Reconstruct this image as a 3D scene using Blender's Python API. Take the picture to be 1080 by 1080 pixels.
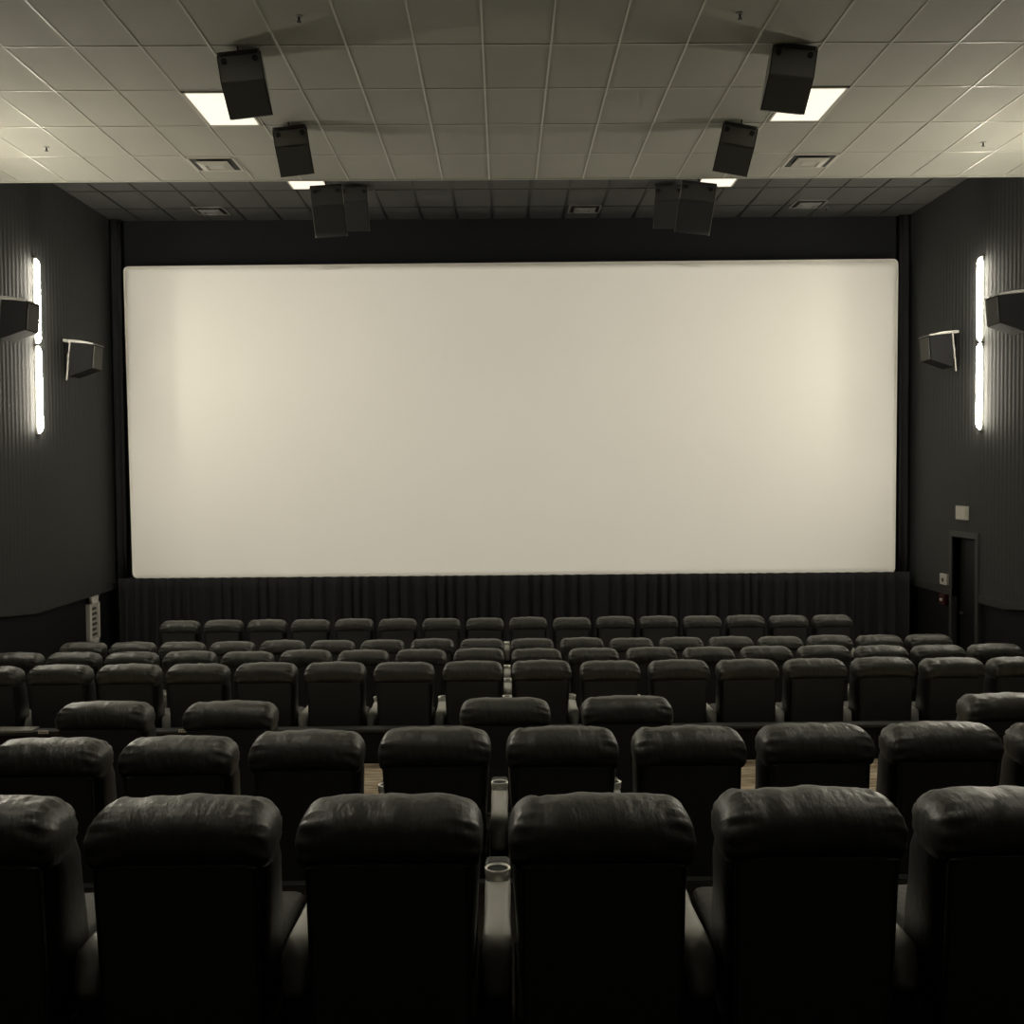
import bpy, bmesh, math, random
from mathutils import Vector, Matrix, noise
R = math.radians
for o in list(bpy.data.objects): bpy.data.objects.remove(o)
SC = bpy.context.scene
COL = SC.collection
random.seed(7)

# ------------------------------------------------------------------ camera
EYE = 3.25
cam_d = bpy.data.cameras.new('camera'); cam = bpy.data.objects.new('camera', cam_d); COL.objects.link(cam)
cam_d.sensor_width = 36; cam_d.lens = 36 * 1150 / 1080; cam_d.clip_start = .05; cam_d.clip_end = 100
_y = Vector((-9, 40, -1150)).normalized()                 # world +Y seen in camera axes
_x = Vector((math.cos(R(.45)), math.sin(R(.45)), 0)); _x = (_x - _y * _x.dot(_y)).normalized()
_z = _x.cross(_y)
cam.matrix_world = Matrix.Translation((0, 0, EYE)) @ Matrix((_x, _y, _z)).to_4x4()
SC.camera = cam

# ------------------------------------------------------------------ world and exposure
w = bpy.data.worlds.new('world'); SC.world = w; w.use_nodes = True
w.node_tree.nodes['Background'].inputs[0].default_value = (1, .94, .82, 1)
w.node_tree.nodes['Background'].inputs[1].default_value = 0.0
SC.view_settings.view_transform = 'Standard'; SC.view_settings.look = 'None'
SC.view_settings.exposure = 0.0; SC.view_settings.gamma = 1; SC.view_settings.use_curve_mapping = False
TROFFER = .92        # strength of the visible ceiling panels
FILL_REAR = 15.0  # fill panels added out of view to light the seats
TUBE = 76.0          # wall tubes
WARM = (1, .925, .77, 1)

# fill beam added from the unseen back wall, masked to light only the screen
PJ = (0.15, -3.75, 4.9); PROJ_W = 6800
pl = bpy.data.lights.new('screen_fill_beam', 'SPOT'); pl.energy = PROJ_W; pl.color = (1, .945, .83); pl.spot_size = R(44); pl.spot_blend = .6; pl.shadow_soft_size = .05
pjo = bpy.data.objects.new('screen_fill_beam', pl); COL.objects.link(pjo); pjo.location = PJ
pjo.rotation_euler = (Vector((0.17, 18.75, 4.17)) - Vector(PJ)).to_track_quat('-Z', 'Y').to_euler()
pl.use_nodes = True; _nt = pl.node_tree; _em = _nt.nodes['Emission']
_tc = _nt.nodes.new('ShaderNodeTexCoord'); _sp = _nt.nodes.new('ShaderNodeSeparateXYZ'); _nt.links.new(_tc.outputs['Normal'], _sp.inputs[0])
def _m(op, a, b=None):
    n_ = _nt.nodes.new('ShaderNodeMath'); n_.operation = op
    for i_, v_ in enumerate((a, b)):
        if v_ is None: continue
        if isinstance(v_, (int, float)): n_.inputs[i_].default_value = v_
        else: _nt.links.new(v_, n_.inputs[i_])
    return n_.outputs[0]
_gx = _m('LESS_THAN', _m('ABSOLUTE', _m('DIVIDE', _sp.outputs[0], _sp.outputs[2])), 6.55 / 22.5)
_gy = _m('LESS_THAN', _m('ABSOLUTE', _m('DIVIDE', _sp.outputs[1], _sp.outputs[2])), 2.62 / 22.5)
_nt.links.new(_m('MULTIPLY', _gx, _gy), _em.inputs['Strength'])

# ------------------------------------------------------------------ room numbers
XL, XR = -6.73, 7.06
YB, YS = -4.0, 19.05            # back wall, screen wall
CL, CU, YE = EYE + 3.82, EYE + 4.42, 14.28   # lower ceiling, raised ceiling, the edge between them

# ------------------------------------------------------------------ materials
def mat(name, color, rough=.6, metal=0, spec=.5, bump=None, mottle=None, emit=None, sheen=0, coat=0):
    m = bpy.data.materials.new(name); m.use_nodes = True
    nt = m.node_tree; b = nt.nodes['Principled BSDF']
    b.inputs['Base Color'].default_value = (*color, 1); b.inputs['Roughness'].default_value = rough
    b.inputs['Metallic'].default_value = metal; b.inputs['Specular IOR Level'].default_value = spec
    if coat: b.inputs['Coat Weight'].default_value = coat; b.inputs['Coat Roughness'].default_value = .3
    tc = nt.nodes.new('ShaderNodeTexCoord')
    def nz(scale, detail=3, vec=(1, 1, 1)):
        mp = nt.nodes.new('ShaderNodeMapping'); mp.inputs['Scale'].default_value = vec
        nt.links.new(tc.outputs['Object'], mp.inputs[0])
        n = nt.nodes.new('ShaderNodeTexNoise'); n.inputs['Scale'].default_value = scale; n.inputs['Detail'].default_value = detail
        nt.links.new(mp.outputs[0], n.inputs['Vector']); return n
    if mottle:
        sc, c2, vec = mottle
        n = nz(sc, 4, vec); r = nt.nodes.new('ShaderNodeValToRGB')
        r.color_ramp.elements[0].position = .35; r.color_ramp.elements[0].color = (*color, 1)
        r.color_ramp.elements[1].position = .68; r.color_ramp.elements[1].color = (*c2, 1)
        nt.links.new(n.outputs[0], r.inputs[0]); nt.links.new(r.outputs[0], b.inputs['Base Color'])
    if bump:
        sc, st, dist, vec = bump
        n = nz(sc, 4, vec); bp = nt.nodes.new('ShaderNodeBump'); bp.inputs['Strength'].default_value = st
        bp.inputs['Distance'].default_value = dist
        nt.links.new(n.outputs[0], bp.inputs['Height']); nt.links.new(bp.outputs[0], b.inputs['Normal'])
    if emit:
        b.inputs['Emission Color'].default_value = WARM; b.inputs['Emission Strength'].default_value = emit
    return m

M = {}
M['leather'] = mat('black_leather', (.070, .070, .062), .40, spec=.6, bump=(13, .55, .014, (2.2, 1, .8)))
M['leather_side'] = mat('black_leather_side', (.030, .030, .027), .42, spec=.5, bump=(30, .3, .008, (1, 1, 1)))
M['panel'] = mat('back_panel_vinyl', (.055, .055, .054), .62, spec=.25, bump=(140, .2, .002, (1, 1, 1)))
M['seam'] = mat('seam_piping', (.03, .03, .028), .45)
M['arm'] = mat('grey_vinyl', (.52, .515, .46), .5, bump=(60, .2, .004, (1, 1, 1)))
M['arm_dark'] = mat('black_vinyl', (.02, .02, .018), .45)
M['chrome'] = mat('chrome', (.85, .83, .76), .38, metal=1)
M['dark'] = mat('black_plastic', (.012, .012, .012), .6)
M['base'] = mat('dark_grey_metal', (.035, .035, .033), .55)
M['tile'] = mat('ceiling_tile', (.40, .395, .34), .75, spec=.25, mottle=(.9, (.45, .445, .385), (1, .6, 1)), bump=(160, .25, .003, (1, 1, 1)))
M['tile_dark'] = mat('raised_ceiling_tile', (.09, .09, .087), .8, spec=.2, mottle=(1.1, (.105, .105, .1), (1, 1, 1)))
M['tbar'] = mat('ceiling_rail', (.50, .49, .42), .35, spec=.5)
M['tbar_dark'] = mat('black_ceiling_rail', (.02, .02, .02), .5)
M['white_metal'] = mat('white_metal', (.55, .53, .46), .5)
M['screen'] = mat('screen_vinyl', (.84, .82, .76), .7, spec=.2, mottle=(.35, (.86, .84, .78), (1, 1, 1)))
M['screen_edge'] = mat('screen_edge', (.9, .88, .8), .6)
M['masking'] = mat('black_masking_cloth', (.022, .023, .025), .9, spec=.1)
M['curtain'] = mat('black_curtain_cloth', (.032, .032, .034), .85, spec=.15, bump=(90, .2, .003, (1, 1, 1)))
M['carpet'] = mat('dark_carpet', (.022, .020, .017), .95, spec=.05, mottle=(14, (.035, .030, .022), (1, 1, 1)))
M['carpet_brown'] = mat('brown_aisle_carpet', (.26, .20, .13), .95, spec=.05, mottle=(7, (.75, .63, .46), (.5, 3.4, 1)))
M['low_wall'] = mat('black_painted_wall', (.012, .012, .013), .7, spec=.2)
M['trim'] = mat('charcoal_trim', (.050, .052, .050), .6, spec=.3)
M['door'] = mat('black_door_paint', (.008, .008, .008), .6, spec=.2)
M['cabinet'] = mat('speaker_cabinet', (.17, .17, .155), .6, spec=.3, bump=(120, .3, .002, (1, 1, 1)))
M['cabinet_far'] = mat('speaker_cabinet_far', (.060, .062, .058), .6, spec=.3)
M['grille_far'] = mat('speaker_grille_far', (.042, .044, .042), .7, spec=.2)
M['wedge'] = mat('matt_black_cabinet', (.008, .008, .0085), .8, spec=.1)
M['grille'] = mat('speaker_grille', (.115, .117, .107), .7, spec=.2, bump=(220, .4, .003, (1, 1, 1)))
M['bracket'] = mat('grey_bracket_metal', (.22, .215, .195), .45)
M['red'] = mat('red_plastic', (.07, .014, .014), .4)
M['notice'] = mat('white_notice_frame', (.92, .88, .82), .5)
M['vent_dim'] = mat('dull_grey_vent', (.20, .20, .19), .6)
M['paper'] = mat('pale_sign_face', (.62, .60, .54), .6)
M['sign_grey'] = mat('grey_sign_print', (.10, .085, .08), .7)
M['troffer'] = mat('lit_diffuser', (.8, .78, .7), .5, emit=TROFFER)
M['fill_back'] = mat('fill_diffuser_back', (.8, .78, .7), .5, emit=5.0)  # weak unseen panels added to lift the nearest seat backs
M['fill_rear'] = mat('fill_diffuser_rear', (.8, .78, .7), .5, emit=FILL_REAR)
M['tube_near'] = mat('lit_tube_near', (.8, .78, .7), .5, emit=TUBE * 1.65)
M['tube'] = mat('lit_tube', (.8, .78, .7), .5, emit=TUBE)

def wall_fabric():
    m = mat('pleated_wall_fabric', (.060, .063, .062), .8, spec=.2)
    nt = m.node_tree; b = nt.nodes['Principled BSDF']
    g = nt.nodes.new('ShaderNodeNewGeometry')
    wv = nt.nodes.new('ShaderNodeTexWave'); wv.bands_direction = 'Y'; wv.inputs['Scale'].default_value = 2.6
    wv.inputs['Distortion'].default_value = .25
    nt.links.new(g.outputs['Position'], wv.inputs['Vector'])
    bp = nt.nodes.new('ShaderNodeBump'); bp.inputs['Strength'].default_value = .2; bp.inputs['Distance'].default_value = .015
    nt.links.new(wv.outputs['Fac'], bp.inputs['Height']); nt.links.new(bp.outputs[0], b.inputs['Normal'])
    return m
M['fabric'] = wall_fabric()

# ------------------------------------------------------------------ mesh helpers
def box(bm, x0, x1, y0, y1, z0, z1, bev=0, seg=2):
    vs = [bm.verts.new((x, y, z)) for x in (x0, x1) for y in (y0, y1) for z in (z0, z1)]
    fs = [bm.faces.new([vs[i] for i in q]) for q in ((0,1,3,2),(4,6,7,5),(0,4,5,1),(2,3,7,6),(0,2,6,4),(1,5,7,3))]
    if bev:
        es = list({e for f in fs for e in f.edges})
        bmesh.ops.bevel(bm, geom=es, offset=bev, segments=seg, affect='EDGES', profile=.5)
    return vs

def loft(bm, rings, closed=True, cap=True):
    rv = [[bm.verts.new(p) for p in r] for r in rings]
    n = len(rv[0])
    for a, b in zip(rv, rv[1:]):
        for i in range(n if closed else n - 1):
            bm.faces.new((a[i], a[(i+1) % n], b[(i+1) % n], b[i]))
    if cap and closed:
        bm.faces.new(rv[0][::-1]); bm.faces.new(rv[-1])
    return rv

def sring(n, rx, ry, e=2.6):
    out = []
    for i in range(n):
        t = 2 * math.pi * i / n; c, s = math.cos(t), math.sin(t)
        out.append((rx * math.copysign(abs(c) ** (2 / e), c), ry * math.copysign(abs(s) ** (2 / e), s)))
    return out

def cyl(bm, p0, p1, r0, r1=None, n=14, cap=True):
    p0, p1 = Vector(p0), Vector(p1); r1 = r0 if r1 is None else r1
    d = (p1 - p0).normalized(); a = d.orthogonal().normalized(); b = d.cross(a)
    loft(bm, [[p + (a * math.cos(2*math.pi*i/n) + b * math.sin(2*math.pi*i/n)) * r for i in range(n)] for p, r in ((p0, r0), (p1, r1))], cap=cap)

def prism(bm, pts, axis, a0, a1, bev=0):
    """polygon pts (u,v) extruded along axis; axis 'x': (u,v)=(y,z); 'y': (x,z)"""
    mk = (lambda u, v, a: (a, u, v)) if axis == 'x' else (lambda u, v, a: (u, a, v))
    A = [bm.verts.new(mk(u, v, a0)) for u, v in pts]; B = [bm.verts.new(mk(u, v, a1)) for u, v in pts]
    n = len(pts); fs = [bm.faces.new(A), bm.faces.new(B[::-1])]
    for i in range(n): fs.append(bm.faces.new((A[i], B[i], B[(i+1) % n], A[(i+1) % n])))
    if bev: bmesh.ops.bevel(bm, geom=list({e for f in fs for e in f.edges}), offset=bev, segments=2, affect='EDGES', profile=.5)

def obj(name, bm, m, parent=None, smooth=False):
    bmesh.ops.recalc_face_normals(bm, faces=bm.faces)
    me = bpy.data.meshes.new(name); bm.to_mesh(me); bm.free()
    if smooth:
        for p in me.polygons: p.use_smooth = True
    me.materials.append(m if not isinstance(m, str) else M[m])
    o = bpy.data.objects.new(name, me); COL.objects.link(o)
    if parent: o.parent = parent
    return o

def tag(o, label, cat, group=None):
    o['label'] = label; o['category'] = cat
    if group: o['group'] = group
    return o
def thing(name, label, cat, loc=(0, 0, 0), group=None):
    o = bpy.data.objects.new(name, None); COL.objects.link(o); o.location = loc; o.empty_display_size = .1
    return tag(o, label, cat, group)
def struct(name, bm, m, parent=None, smooth=False):
    o = obj(name, bm, m, parent, smooth)
    if not parent: o['kind'] = 'structure'
    return o
def dup(root, loc, label, group=None, scale=None):
    r = root.copy(); COL.objects.link(r); r.location = loc; r['label'] = label
    if group: r['group'] = group
    if scale: r.scale = scale
    for ch in root.children:
        c = ch.copy(); COL.objects.link(c); c.parent = r
        for g in ch.children:
            d = g.copy(); COL.objects.link(d); d.parent = c
    return r
NB = bmesh.new

# ------------------------------------------------------------------ floor tiers
ROWS = [ # rear face Y, floor z
    (3.29, 1.164), (5.49, .861), (7.56, .592), (10.31, .383), (12.31, .181), (14.26, 0), (16.38, 0)]
for y0, y1, z, m in ((YB, 1.6, 1.65, 'carpet'), (1.6, 5.53, 1.164, 'carpet'), (5.53, 7.60, .861, 'carpet'),
                     (7.60, 10.03, .592, 'carpet_brown'), (10.03, 12.35, .383, 'carpet'), (12.35, 14.30, .181, 'carpet'), (14.30, YS + .1, 0, 'carpet')):
    bm = NB(); box(bm, XL - .1, XR + .1, y0, y1, -.3, z); struct('floor', bm, m)
n = 1
for y, z in ((1.6, 1.65), (5.53, 1.164), (7.60, .861), (12.35, .383), (14.30, .181)):
    bm = NB(); box(bm, XL, XR, y - .05, y + .012, z - .03, z + .008, .004); struct('trim_%d' % n, bm, 'trim'); n += 1
# low guard wall along the cross aisle with a cap
bm = NB(); box(bm, XL, XR, 9.98, 10.08, .55, .89); struct('wall_guard', bm, 'low_wall')
bm = NB(); box(bm, XL, XR, 9.955, 10.10, .885, .915, .008); struct('trim_%d' % n, bm, 'trim'); n += 1

# ------------------------------------------------------------------ walls
bm = NB(); box(bm, XL - .1, XR + .1, YS, YS + .1, -.3, CU + .2); struct('wall_front', bm, 'masking')
bm = NB(); box(bm, XL - .1, XR + .1, YB - .1, YB, 1.0, CL + .2); struct('wall_back', bm, 'trim')
bm = NB(); box(bm, XL - .2, XL - .06, YB - .1, YS + .1, -.3, CU + .2); struct('wall_left', bm, 'low_wall')
DY0, DY1, DZ = 16.20, 17.05, 2.217
bm = NB()
box(bm, XR + .06, XR + .2, YB - .1, DY0, -.3, CU + .2); box(bm, XR + .06, XR + .2, DY1, YS + .1, -.3, CU + .2)
box(bm, XR + .06, XR + .2, DY0, DY1, DZ, CU + .2); box(bm, XR + .19, XR + .22, DY0, DY1, -.3, DZ + .1)
struct('wall_right', bm, 'low_wall')
# fabric panels that stand proud of the lower wall, their lower edge steps up with the seating
def fabric(side, x0, x1, edge, cut=None):
    bm = NB()
    def poly(ya, yb, zlo):
        pts = [(ya, CU + .1)] + [(yb, CU + .1)] + zlo[::-1]
        prism(bm, pts, 'x', x0, x1)
    if cut:
        e1 = [p for p in edge if p[0] < cut[0]] + [(cut[0], cut[3])]
        e2 = [(cut[1], cut[3])] + [p for p in edge if p[0] > cut[1]]
        poly(e1[0][0], e1[-1][0], e1); poly(e2[0][0], e2[-1][0], e2)
        prism(bm, [(cut[0], cut[2]), (cut[1], cut[2]), (cut[1], CU + .1), (cut[0], CU + .1)], 'x', x0, x1)
    else: poly(edge[0][0], edge[-1][0], edge)
    struct('wall_%s_fabric' % side, bm, 'fabric')
EL = [(YB, 3.4), (3, 2.6), (10, 1.85), (14.4, 1.42), (15.6, 1.31), (YS, 1.33)]
ER = [(YB, 3.4), (3, 2.6), (10, 1.85), (14.5, 1.38), (15.3, 1.29), (YS, 1.29)]
fabric('left', XL - .08, XL, EL)
fabric('right', XR, XR + .08, ER, (DY0, DY1, DZ, 1.29))
for E_, xa, xb, cut in ((EL, XL - .05, XL + .015, None), (ER, XR - .015, XR + .05, (DY0, DY1))):
    bm = NB()
    segs = list(zip(E_, E_[1:]))
    for a, b in segs:
        if cut and a[0] < cut[0] and b[0] > cut[1]:
            f = lambda y: a[1] + (b[1] - a[1]) * (y - a[0]) / (b[0] - a[0])
            parts = [(a, (cut[0], f(cut[0]))), ((cut[1], f(cut[1])), b)]
        else: parts = [(a, b)]
        for p, q in parts:
            prism(bm, [(p[0], p[1] - .01), (q[0], q[1] - .01), (q[0], q[1] + .11), (p[0], p[1] + .11)], 'x', xa, xb)
    struct('trim_%d' % n, bm, 'trim' if cut else 'fabric'); n += 1

# door
d = struct('door_1', (lambda b: (box(b, XR + .10, XR + .145, DY0 + .03, DY1 - .03, 0, DZ - .03, .004), b)[1])(NB()), 'door')
bm = NB(); box(bm, XR + .07, XR + .10, DY1 - .16, DY1 - .09, 1.00, 1.05, .005); box(bm, XR + .06, XR + .075, DY1 - .24, DY1 - .09, 1.015, 1.04, .005)
obj('door_handle', bm, 'base', d)
bm = NB()
box(bm, XR - .03, XR + .19, DY0 - .09, DY0, 0, DZ + .095, .006); box(bm, XR - .03, XR + .19, DY1, DY1 + .09, 0, DZ + .095, .006)
box(bm, XR - .03, XR + .19, DY0, DY1, DZ, DZ + .095, .006)
obj('door_frame', bm, 'trim', d)

# ------------------------------------------------------------------ ceiling
GX, GW, GD = -.153, .607, 1.11
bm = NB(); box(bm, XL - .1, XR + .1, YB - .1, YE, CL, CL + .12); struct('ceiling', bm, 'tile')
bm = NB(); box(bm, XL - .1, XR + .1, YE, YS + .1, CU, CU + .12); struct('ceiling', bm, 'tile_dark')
bm = NB(); box(bm, XL - .1, XR + .1, YE - .04, YE + .02, CL + .12, CU + .1); struct('trim_%d' % n, bm, 'low_wall'); n += 1
bm = NB(); box(bm, XL - .02, XR + .02, YE - .03, YE + .012, CL - .009, CL + .13, .002); struct('trim_%d' % n, bm, 'tile'); n += 1
def grid(name, m, z, y0, y1, yl, wx, drop):
    bm = NB()
    k = math.ceil((XL - GX) / GW)
    while GX + k * GW < XR:
        x = GX + k * GW; box(bm, x - wx/2, x + wx/2, y0, y1, z - drop, z + .01); k += 1
    y = yl
    while y > y0:
        if y < y1: box(bm, XL, XR, y - wx/2, y + wx/2, z - drop * .8, z + .01)
        y -= GD
    struct(name, bm, m)
grid('trim_%d' % n, 'tbar', CL, YB, YE - .03, YE - GD, .018, .006); n += 1
grid('trim_%d' % n, 'tbar_dark', CU, YE + .02, YS, 18.2, .028, .008); n += 1

# ------------------------------------------------------------------ ceiling panels
def troffer(x, y, z, m, label, group='square panel lights in the ceiling'):
    t = thing('ceiling_light', label, 'light', (x, y, z), group)
    bm = NB(); wx, wy = .285, .52
    box(bm, -wx, wx, -wy, -wy + .025, -.014, 0); box(bm, -wx, wx, wy - .025, wy, -.014, 0)
    box(bm, -wx, -wx + .025, -wy, wy, -.014, 0); box(bm, wx - .025, wx, -wy, wy, -.014, 0)
    obj('frame', bm, 'white_metal', t)
    bm = NB(); box(bm, -wx + .02, wx - .02, -wy + .02, wy - .02, -.010, -.001); obj('diffuser', bm, m, t)
    return t
cxl, cxr = GX - 4.5 * GW, GX + 5.5 * GW
troffer(cxl, 11.50, CL, 'troffer', 'lit white ceiling panel behind the nearest left hanging speaker')
troffer(cxr, 11.46, CL, 'troffer', 'lit white ceiling panel behind the nearest right hanging speaker')
troffer(-2.93, 16.47, CU, 'troffer', 'lit panel in the raised ceiling, behind the second left hanging speaker')
troffer(3.28, 16.47, CU, 'troffer', 'lit panel in the raised ceiling, behind the second right hanging speaker')
for y in (7.75, 4.4, .9):  # panels out of view, added only for fill light
    for x, s in ((cxl, 'left'), (cxr, 'right')):
        troffer(x, y, CL, 'fill_rear' if y > 2 else 'fill_back', 'added out-of-view fill panel over the %s seats %s the camera' % (s, 'well ahead of' if y > 5 else 'just ahead of' if y > 2 else 'level with'))

def vent(x, y, z, label, s=.28, m='white_metal'):
    t = thing('ceiling_vent', label, 'vent', (x, y, z), 'air vents in the ceiling')
    bm = NB(); box(bm, -s, s, -s, s, -.006, 0); obj('backing', bm, 'dark', t)
    bm = NB()
    for a, b in (((-s - .01, s + .01), (-s - .01, -s + .02)), ((-s - .01, s + .01), (s - .02, s + .01)), ((-s - .01, -s + .02), (-s, s)), ((s - .02, s + .01), (-s, s))):
        box(bm, a[0], a[1], b[0], b[1], -.014, 0)
    obj('frame', bm, m, t)
    bm = NB(); q = s * .68
    A = [(-q, -q, -.03), (q, -q, -.03), (q, q, -.03), (-q, q, -.03)]; B = [(p[0] * .55, p[1] * .55, -.055) for p in A]
    B2 = [(p[0] * .45, p[1] * .45, -.04) for p in A]
    loft(bm, [[Vector(p) + Vector((0, 0, .008)) for p in A], A, B, B2]); obj('louvre', bm, m, t)
vent(GX - 5.5 * GW, 13.50, CL, 'white square air vent in the lower ceiling at left')
vent(GX + 6.5 * GW, 13.50, CL, 'white square air vent in the lower ceiling at right')
vent(-4.83, 18.35, CU, 'dim air vent in the raised ceiling above the screen left corner', .26, 'vent_dim')
vent(1.39, 18.37, CU, 'dim air vent in the raised ceiling above the screen middle', .26, 'vent_dim')
vent(5.07, 18.13, CU, 'dim air vent in the raised ceiling above the screen right corner', .26, 'vent_dim')

def sprinkler(x, y, z, label):
    t = thing('sprinkler_head', label, 'sprinkler', (x, y, z), 'sprinkler heads')
    bm = NB(); cyl(bm, (0, 0, 0), (0, 0, -.008), .035, .028); obj('collar', bm, 'bracket', t)
    bm = NB(); cyl(bm, (0, 0, -.006), (0, 0, -.045), .010); cyl(bm, (0, 0, -.045), (0, 0, -.05), .02); obj('nozzle', bm, 'base', t)
sprinkler(-5.25, 12.78, CL, 'small sprinkler head in the bright ceiling corner at left')
sprinkler(5.62, 12.8, CL, 'small sprinkler head in the bright ceiling corner at right')
sprinkler(-1.67, 9.22, CL, 'small sprinkler head at the top, left of the middle')
sprinkler(2.0, 9.2, CL, 'small sprinkler head at the top, right of the middle')
sprinkler(5.45, 18.4, CU, 'tiny bright sprinkler head at the raised ceiling above the screen')

# ------------------------------------------------------------------ hanging speakers
def hang_speaker(x, y, ztop, zc, yaw, roll, label, wdt=.38, h=.26, tot=.52, strips=False):
    t = thing('hanging_speaker', label, 'speaker', (x, y, ztop), 'speakers hung from the ceiling')
    t.rotation_euler = (0, R(roll), R(yaw))
    a = wdt / 2; k = tot - h
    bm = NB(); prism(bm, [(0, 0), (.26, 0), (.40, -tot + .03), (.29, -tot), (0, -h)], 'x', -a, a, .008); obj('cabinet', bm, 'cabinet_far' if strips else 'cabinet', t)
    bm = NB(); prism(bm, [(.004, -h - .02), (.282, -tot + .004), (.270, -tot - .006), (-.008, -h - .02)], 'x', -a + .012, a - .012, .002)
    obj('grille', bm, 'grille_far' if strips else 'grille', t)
    for s in (-1, 1):
        bm = NB(); cyl(bm, (s * a * .72, -.014, -.085), (s * a * .72, .01, -.085), .026, .026, 12); cyl(bm, (s * a * .72, -.03, -.085), (s * a * .72, 0, -.085), .01, .01, 8)
        obj('mounting_knob', bm, 'dark', t)
    bm = NB(); box(bm, -a * .9, a * .9, -.012, 0, -.040, -.005, .003)
    for q in (-.6, -.2, .35, .7): box(bm, a * q - .018, a * q + .018, -.022, -.010, -.036, -.012, .003)
    obj('rigging_plate', bm, 'base', t)
    for s in (-1, 1):
        bm = NB()
        prism(bm, [(-.004, -.03), (.012, -.03), (.012, -h), (.298, -tot), (.282, -tot - .004), (-.004, -h)], 'x', s * a - .004, s * a + .006)
        obj('edge_strip', bm, 'bracket' if strips else 'base', t)
    for yy in (-.004, .18):
        bm = NB(); cyl(bm, (0, yy, -.01), (0, yy, zc - ztop), .007, .007, 8); obj('hanging_rod', bm, 'base', t)
order = ('nearest', 'second', 'third', 'farthest')
SPK = {'left': ((-2.33, 9.85, 3.785, 5, -8, .38, .27, .50), (-2.29, 11.95, 3.785, 6, -8, .36, .21, .46), (-2.30, 14.45, 3.81, 6, -5, .42, .26, .62), (-2.24, 16.7, 4.38, 6, -2, .42, .22, .62)),
       'right': ((2.64, 9.85, 3.815, -5, 8, .39, .28, .51), (2.61, 11.95, 3.78, -6, 12, .375, .23, .47), (2.61, 14.45, 3.82, -6, 8, .46, .24, .62), (2.55, 16.7, 4.37, -6, 2, .42, .22, .60))}
for side in SPK:
    for i, (x, y, zt, yaw, roll, wd, hh, tt) in enumerate(SPK[side]):
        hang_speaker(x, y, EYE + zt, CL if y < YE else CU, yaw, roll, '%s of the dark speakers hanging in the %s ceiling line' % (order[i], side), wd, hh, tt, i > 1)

# ------------------------------------------------------------------ wall tubes
def tube(x, y, z0, z1, s, label, m='tube'):
    """s = direction into the room"""
    t = thing('wall_light', label, 'light', (x, y, z0), 'vertical tube lights on the side walls')
    L = z1 - z0
    bm = NB(); box(bm, min(0, s * .03), max(0, s * .03), -.05, .05, 0, L, .004); obj('housing', bm, 'white_metal', t)
    mid = L * .505
    for a, b in ((.02, mid - .02), (mid + .02, L - .02)):
        bm = NB(); rings = []
        for z, k in ((a, .3), (a + .04, .85), (a + .08, 1), (b - .08, 1), (b - .04, .85), (b, .3)):
            rings.append([(s * (.028 + .055 * k * math.sin(th)), .055 * k * math.cos(th), z) for th in [math.pi * i / 10 for i in range(11)]])
        loft(bm, rings); obj('tube', bm, m, t, True)
    bm = NB(); box(bm, min(0, s * .075), max(0, s * .075), -.06, .06, mid - .016, mid + .016, .004); obj('joint_bracket', bm, 'base', t)
tube(XL, 15.84, EYE + .63, EYE + 3.16, 1, 'lit vertical tube on the left wall, partly hidden by a wall speaker')
tube(XR, 16.06, EYE + .59, EYE + 3.14, -1, 'lit vertical double tube on the right wall')
tube(XL, 12.2, EYE + .9, EYE + 3.4, 1, 'lit vertical tube on the left wall outside the view', 'tube_near')
tube(XR, 12.2, EYE + .9, EYE + 3.4, -1, 'lit vertical tube on the right wall outside the view', 'tube_near')

# ------------------------------------------------------------------ wall speakers
def wall_speaker(x, y, z, s, label):
    t = thing('wall_speaker', label, 'speaker', (x, y, z), 'speakers bracketed to the side walls')
    P = lambda pts: [(s * u * .76, v) for u, v in pts]
    bm = NB(); prism(bm, P([(.12, -.02), (.60, -.06), (.56, -.43), (.10, -.55)]), 'y', -.15, .25, .01); obj('cabinet', bm, 'wedge', t)
    bm = NB(); prism(bm, P([(.605, -.08), (.612, -.08), (.573, -.42), (.566, -.42)]), 'y', -.13, .23); obj('grille', bm, 'grille', t)
    bm = NB(); prism(bm, P([(.0, .022), (.35, -.002), (.61, -.045), (.61, -.062), (.35, -.04), (.0, -.02)]), 'y', -.17, .27, .003); obj('top_plate', bm, 'bracket', t)
    bm = NB(); prism(bm, P([(.125, -.01), (.155, -.01), (.075, -.61), (.045, -.61)]), 'y', -.175, -.15, .003); obj('side_strap', bm, 'bracket', t)
    bm = NB(); box(bm, min(0, s * .14), max(0, s * .14), -.04, .14, -.40, -.2, .005); obj('wall_mount', bm, 'base', t)
wall_speaker(XL, 17.0, EYE + 2.10, 1, 'angled wall speaker nearest the screen on the left wall')
wall_speaker(XL, 14.7, EYE + 2.39, 1, 'angled wall speaker crossing in front of the left tube light')
wall_speaker(XR, 17.05, EYE + 2.15, -1, 'angled wall speaker nearest the screen on the right wall')
wall_speaker(XR, 14.7, EYE + 2.39, -1, 'angled wall speaker at the right edge beside the tube light')

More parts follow.
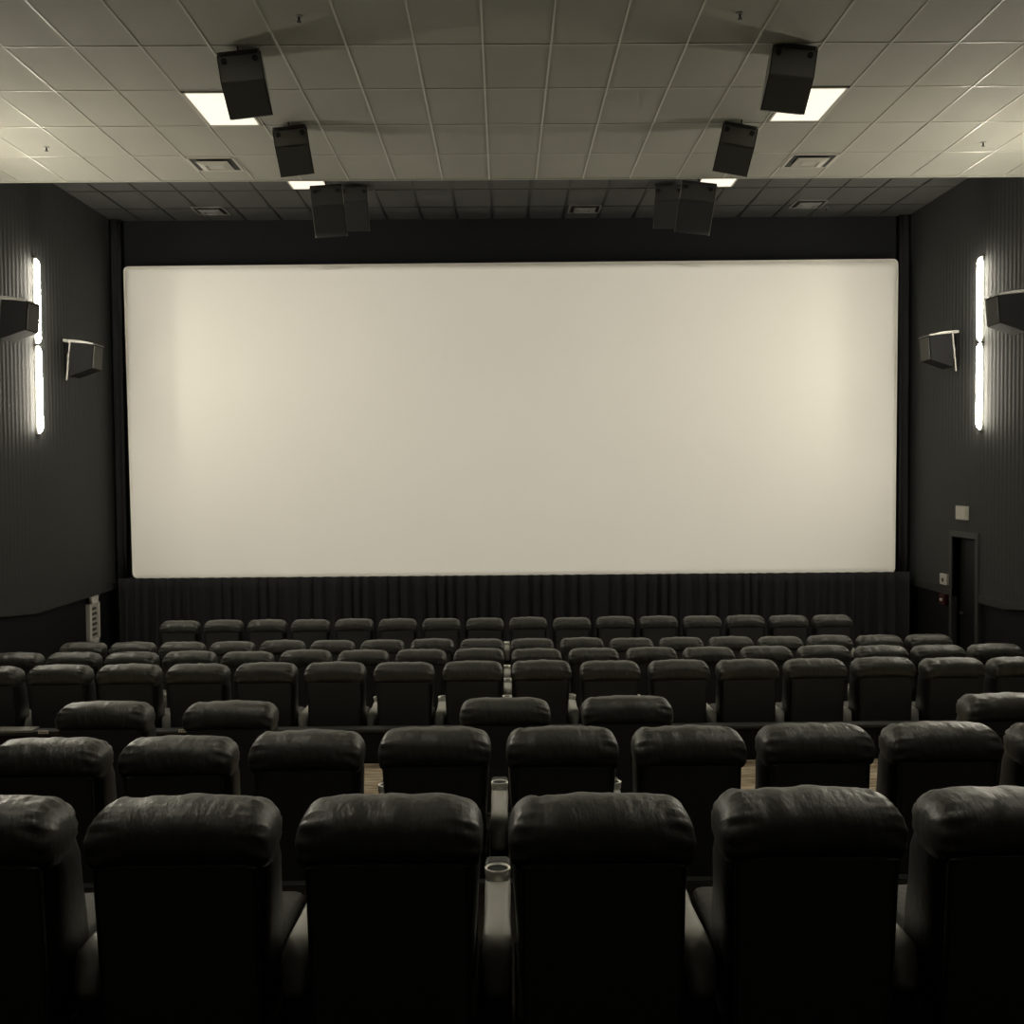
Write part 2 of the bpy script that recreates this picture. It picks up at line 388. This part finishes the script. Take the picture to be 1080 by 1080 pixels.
# ------------------------------------------------------------------ wall fittings
t = thing('exit_sign', 'pale blank sign plate on the right wall above the door', 'sign', (XR, 16.67, EYE - .65), None)
bm = NB(); box(bm, -.05, 0, -.19, .19, -.105, .105, .006); obj('sign_body', bm, 'white_metal', t)
bm = NB(); box(bm, -.056, -.05, -.17, .17, -.085, .085, .002); obj('sign_face', bm, 'paper', t)
t = thing('wall_switch', 'bright white switch plate left of the door on the right wall', 'switch', (XR, 17.33, EYE - 1.735))
bm = NB(); box(bm, -.05, 0, -.13, .13, -.085, .085, .006); obj('plate', bm, 'paper', t)
bm = NB(); box(bm, -.062, -.05, -.03, .03, -.04, .02, .002); obj('toggle', bm, 'sign_grey', t)
t = thing('alarm_box', 'small dull red alarm box below the switch plate on the right wall', 'alarm', (XR - .0, 17.41, EYE - 2.06))
bm = NB(); box(bm, -.04, .062, -.10, .10, -.09, .08, .01); obj('body', bm, 'red', t)
bm = NB(); box(bm, -.055, -.04, -.04, .04, -.03, .01, .003); obj('pull_bar', bm, 'paper', t)
t = thing('framed_notice', 'tall narrow white framed notice low on the left wall', 'sign', (XL - .06, 17.88, 0.53))
bm = NB(); W_, H_ = .22, .77
box(bm, 0, .07, -W_, -W_ + .09, 0, H_, .004); box(bm, 0, .07, W_ - .07, W_, 0, H_, .004); box(bm, 0, .07, -W_, W_, 0, .07, .004); box(bm, 0, .07, -W_, W_, H_ - .12, H_, .004)
obj('frame', bm, 'notice', t)
bm = NB(); box(bm, .0, .05, -W_ + .05, W_ - .05, .04, H_ - .06); obj('notice_sheet', bm, 'paper', t)
bm = NB()
for k in range(6):
    z = .12 + k * .085; box(bm, .05, .056, -.10, .12 - .03 * (k % 2), z, z + .045)
obj('printed_block', bm, 'sign_grey', t)

# ------------------------------------------------------------------ screen and curtains
def unproj(px, py, Y):
    v = Vector((px - 540, 540 - py, -1150)); dvec = cam.matrix_world.to_3x3() @ v
    return Vector((0, 0, EYE)) + dvec * (Y / dvec.y)
SY = 18.75
c = [Vector(p) for p in ((-6.711, SY, 6.867), (6.957, SY, 6.890), (6.904, SY, 1.4), (-6.545, SY, 1.4))]
c = [unproj(130, 281, SY), unproj(947.5, 273, SY), unproj(944, 604.5, SY), unproj(140, 610, SY)]
print('SCREEN', [tuple(round(q, 3) for q in p) for p in c])
t = thing('cinema_screen', 'large blank cream cinema screen on the front wall', 'screen', (0, SY, 1.3))
off = Vector((0, SY, 1.3))
def quad_ring(bm, inset, y, grow=0):
    ctr = sum(c, Vector()) / 4; pts = []
    r = .09
    for i, p in enumerate(c):
        a = c[(i - 1) % 4]; b = c[(i + 1) % 4]
        da = (a - p).normalized(); db = (b - p).normalized()
        q = p + (da + db) * inset; rr = max(r - inset, .01)
        for k in range(7):
            th = math.pi / 2 * k / 6
            pts.append(q + da * rr * (1 - math.sin(th)) + db * rr * (1 - math.cos(th)))
    return [Vector((p.x, y, p.z)) - off for p in pts]
bm = NB(); loft(bm, [quad_ring(bm, .035, SY), quad_ring(bm, .035, SY + .02)]); obj('screen_sheet', bm, 'screen', t)
bm = NB(); loft(bm, [quad_ring(bm, .04, SY + .01), quad_ring(bm, .035, SY - .006), quad_ring(bm, .0, SY - .006), quad_ring(bm, .0, SY + .03)], cap=False); obj('edge_border', bm, 'screen_edge', t)
bm = NB(); loft(bm, [quad_ring(bm, .05, SY + .03), quad_ring(bm, .05, YS - .02)]); obj('support_frame', bm, 'dark', t)

def drape(x0, x1, y, z0, z1, amp, per, seed, flare=.0):
    bm = NB(); N = max(8, int((x1 - x0) / .02)); rows = 9; rg = []
    rnd = random.Random(seed); ph = [rnd.uniform(0, 6) for _ in range(4)]
    for j in range(rows):
        f = j / (rows - 1); z = z1 + (z0 - z1) * f; r = []
        for i in range(N + 1):
            x = x0 + (x1 - x0) * i / N
            p = 2 * math.pi * x / per + 2.2 * math.sin(x * 1.3 + ph[0]) + 1.3 * math.sin(x * 3.7 + ph[1]) + .8 * math.sin(x * 8.3 + ph[2]) + f * .35 * math.sin(x * 2.2 + ph[2])
            d = amp * (.55 + .45 * f) * (math.sin(p) + .3 * math.sin(2.3 * p + ph[3]))
            r.append((x, y + d, z))
        rg.append(r)
    loft(bm, rg, closed=False, cap=False)
    o = bm
    return o
bm = drape(-6.6, 6.95, 18.62, .02, 1.52, .055, .21, 3)
o = tag(obj('stage_curtain', bm, 'curtain', None, True), 'long black pleated curtain hanging under the cinema screen', 'curtain')
s = o.modifiers.new('thick', 'SOLIDIFY'); s.thickness = .006
for x0, x1, lb in ((-6.71, -6.53, 'narrow black drape in the corner left of the screen'), (6.86, 7.04, 'narrow black drape in the corner right of the screen')):
    o = tag(obj('side_drape', drape(x0, x1, 18.9, 1.3, CU - .01, .04, .14, 9), 'curtain', None, True), lb, 'curtain', 'drapes beside the screen')
    s = o.modifiers.new('thick', 'SOLIDIFY'); s.thickness = .006

# ------------------------------------------------------------------ recliner seats
P = .66
def lean(z): return (.98 - z) * .10          # rear face moves forward towards the floor
def headrest_mesh(seed):
    bm = NB(); rings = []; NU, NV = 56, 44; hw = .291
    for i in range(NU + 1):
        u = -1 + 2 * i / NU
        u = math.copysign(1 - (1 - abs(u)) ** 1.25, u)
        x = u * hw; au = abs(u)
        e = max(0, (au - .80) / .20); k = max(.02, (1 - e ** 2.6)) ** (1 / 2.6)
        ring = []
        for j in range(NV):
            th = 2 * math.pi * j / NV; cc, ss = math.cos(th), math.sin(th); ee = 2.45
            ry = .132; rz = .101
            y = ry * math.copysign(abs(cc) ** (2 / ee), cc); z = rz * math.copysign(abs(ss) ** (2 / ee), ss)
            kk = .42 + .58 * k if au < .999 else .35
            # gathers at the ends
            g = max(0, (au - .55) / .45)
            wr = .009 * g * math.sin(th * 15 + 4 * noise.noise((seed * 3.1 + u * 2, th, 0)))
            wr += .008 * noise.noise((x * 11 + seed * 7, y * 3 + x * 3, z * 3)) + .003 * noise.noise((x * 30 + z * 14 + seed, y * 6, z * 5))
            fx = 1 + wr / .12
            yy = y * (kk * .9 + .1) * fx; zz = z * (.25 + .75 * kk) * fx
            z0 = .969 - .018 * au ** 3
            q = zz / rz
            xx = x * (1 - (.13 * q * q if q > 0 else .06 * q * q))
            fold = .0035 * math.sin(x * 46 + 5 * noise.noise((x * 4 + seed, yy * 3, 1.7))) * (.5 + noise.noise((x * 3, seed, 4.4)))
            ring.append((xx, .130 + yy * (1 + fold * 5), z0 + zz * (1 + fold * 5)))
        rings.append(ring)
    loft(bm, rings)
    return bm
def build_seat(seed):
    t = thing('recliner_seat', 'x', 'seat')
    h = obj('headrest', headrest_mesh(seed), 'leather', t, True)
    # padded backrest, wraps round the rear board
    bm = NB(); rings = []
    prof = [(.30, .30, .17), (.33, .40, .215), (.39, .40, .245), (.48, .40, .256), (.60, .37, .264), (.72, .33, .271), (.84, .30, .278), (.92, .26, .274), (.975, .20, .25)]
    for z, dep, hw in prof:
        y0 = lean(z) + .03; r = []
        for (a, b) in sring(36, hw, dep / 2, 4.2): r.append((a, y0 + dep / 2 + b, z))
        rings.append(r)
    loft(bm, rings)
    for v in bm.verts:
        d = .006 * noise.noise((v.co.x * 8 + seed, v.co.y * 8, v.co.z * 11)); v.co.x += math.copysign(d, v.co.x)
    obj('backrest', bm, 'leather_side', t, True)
    # flat rear board
    bm = NB(); rings = []
    for z, hw in ((.13, .225), (.14, .238), (.45, .244), (.80, .247), (.885, .249), (.893, .240)):
        rings.append([(a, lean(z) + .022 + b, z) for a, b in sring(28, hw, .022, 7)])
    loft(bm, rings); pn = obj('rear_panel', bm, 'panel', t, False)
    bm = NB()
    path = [(-.24, .14), (-.246, .45), (-.249, .884), (.249, .884), (.246, .45), (.24, .14)]
    for a, b in zip(path, path[1:]): cyl(bm, (a[0], lean(a[1]) + .005, a[1]), (b[0], lean(b[1]) + .005, b[1]), .0045, n=6)
    obj('piping', bm, 'seam', pn)
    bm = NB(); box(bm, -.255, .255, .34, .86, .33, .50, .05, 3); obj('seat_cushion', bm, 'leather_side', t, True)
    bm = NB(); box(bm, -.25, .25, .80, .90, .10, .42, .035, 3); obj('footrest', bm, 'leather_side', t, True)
    bm = NB(); box(bm, -.268, .268, .20, .80, .0, .32, .01); obj('base', bm, 'base', t)
    return t
ARM_PROF = [(.15, .020), (.165, .040), (.20, .050), (.30, .052), (.45, .046), (.58, .044), (.70, .048), (.86, .050), (.96, .048), (.99, .036)]
def build_arm(t, x):
    bm = NB(); rings = []
    for y, hw in ARM_PROF:
        k = min(1, hw / .046); zt = .555 if .18 < y < .97 else .53
        rings.append([(x + a, y, zt - .07 + b * k) for a, b in sring(16, hw, .07, 3.6)])
    loft(bm, rings); a = obj('armrest', bm, 'arm', t, True)
    bm = NB(); box(bm, x - .049, x + .049, .20, .94, .0, .50, .01); obj('arm_support', bm, 'arm_dark', a)
    bm = NB(); n_ = 22; rr = [(.046, .553), (.050, .592), (.046, .596), (.041, .590), (.039, .585)]
    loft(bm, [[(x + r * math.cos(2*math.pi*i/n_), .805 + r * math.sin(2*math.pi*i/n_), z) for i in range(n_)] for r, z in rr], cap=False)
    obj('cup_holder', bm, 'chrome', a, True)
    bm = NB(); cyl(bm, (x, .805, .545), (x, .805, .588), .041, n=20); obj('cup_well', bm, 'dark', a)
    bm = NB(); box(bm, x - .049, x + .049, .87, .99, .50, .575, .018, 3); obj('front_pad', bm, 'arm_dark', a, True)
protos = []
for k in range(3):
    t = build_seat(k * 5.3 + 1); build_arm(t, P / 2); protos.append(t)
ORD = ['first', 'second', 'third', 'fourth', 'fifth', 'sixth', 'seventh', 'eighth', 'ninth', 'tenth', 'eleventh', 'twelfth', 'thirteenth', 'fourteenth', 'fifteenth', 'sixteenth', 'seventeenth', 'eighteenth']
RN = ['nearest row', 'second row from the camera', 'widely spaced third row', 'fourth row, behind the low guard wall', 'fifth row', 'sixth row, next to last', 'farthest row, in front of the curtain']
layout = [  # offset of the centre gap, seats left of it, seats right of it
    (-.033, 4, 4), (-.04, 5, 5), None, (.02, 8, 8), (.03, 9, 9), (.03, 9, 9), (.03, 8, 8)]
used = set(); cnt = 0
for ri, ((Y, Z), lay) in enumerate(zip(ROWS, layout)):
    if lay: xs = [lay[0] + P * (k + .5) for k in range(-lay[1], lay[2])]
    else: xs = [(cx - 531) * 7.75 / 1150 for cx in (112, 243, 530.5, 659.5, 1060)]
    for i, x in enumerate(xs):
        k = (i * 7 + ri * 5) % 3; pr = protos[k]
        if ri == 0: nm = ['outside the left edge of view', 'cut off at the left edge', 'first whole one from the left', 'left of the middle arm', 'right of the middle arm', 'last whole one to the right', 'cut off at the right edge', 'outside the right edge of view'][i]
        elif ri == 1: nm = 'outside the left edge of view' if i == 0 else ORD[i - 1] + ' from the left'
        else: nm = ORD[i] + ' from the left'
        lb = 'black leather recliner, %s in the %s' % (nm, RN[ri])
        sc = (1, 1, 1.0) if lay else (1.11, 1, 1)
        jit = random.Random(ri * 100 + i)
        loc = (x + jit.uniform(-.003, .003), Y + jit.uniform(-.02, .02), Z)
        if k not in used:
            used.add(k); pr.location = loc; pr['label'] = lb; pr['group'] = 'recliners in the ' + RN[ri]; r = pr; r.scale = sc
        else: r = dup(pr, loc, lb, 'recliners in the ' + RN[ri], sc)
        sag = {1: .968, 2: .976, 3: .992}.get(i, 1) if ri == 1 else 1      # slumped cushions at the left of the second row
        r.scale = (sc[0], sc[1], jit.uniform(.994, 1.006) * sag)
        cnt += 1
print('seats', cnt)

t = thing('fill_projector', 'unseen screen fill lamp added on the rear wall, behind the camera', 'fill_projector', (PJ[0], YB, PJ[2]))
bm = NB(); box(bm, -.45, .45, .0, .16, -.30, .30, .02); obj('port_frame', bm, 'base', t)
bm = NB(); cyl(bm, (0, .15, 0), (0, .20, 0), .10, .11, 24, cap=False); obj('lens_barrel', bm, 'dark', t)

# ------------------------------------------------------------------ small fittings on the guard wall
for x, lb in ((-4.23, 'small pale marker plate on the guard rail, leftmost'), (-2.95, 'small pale marker plate on the guard rail, between the left third-row recliners'), (.43, 'small pale marker plate on the guard rail, centre')):
    t = thing('marker_plate', lb, 'marker', (x, 9.938, .922), 'marker plates on the guard rail')
    bm = NB(); box(bm, -.045, .045, -.008, 0, -.012, .014, .002); obj('plate', bm, 'notice', t)
    bm = NB()
    for k in (-1, 0, 1): box(bm, k * .026 - .009, k * .026 + .009, -.010, -.007, -.004, .006)
    obj('print', bm, 'sign_grey', t)

t = thing('rail_ledge', 'light grey ledge strip on the guard rail at the left edge', 'rail', (-4.75, 10.03, .915))
bm = NB(); box(bm, -.9, .42, -.09, .07, 0, .025, .006); obj('ledge', bm, 'bracket', t)
bm = NB(); box(bm, .42, .70, -.085, .05, 0, .012, .003); obj('end_plate', bm, 'base', t)
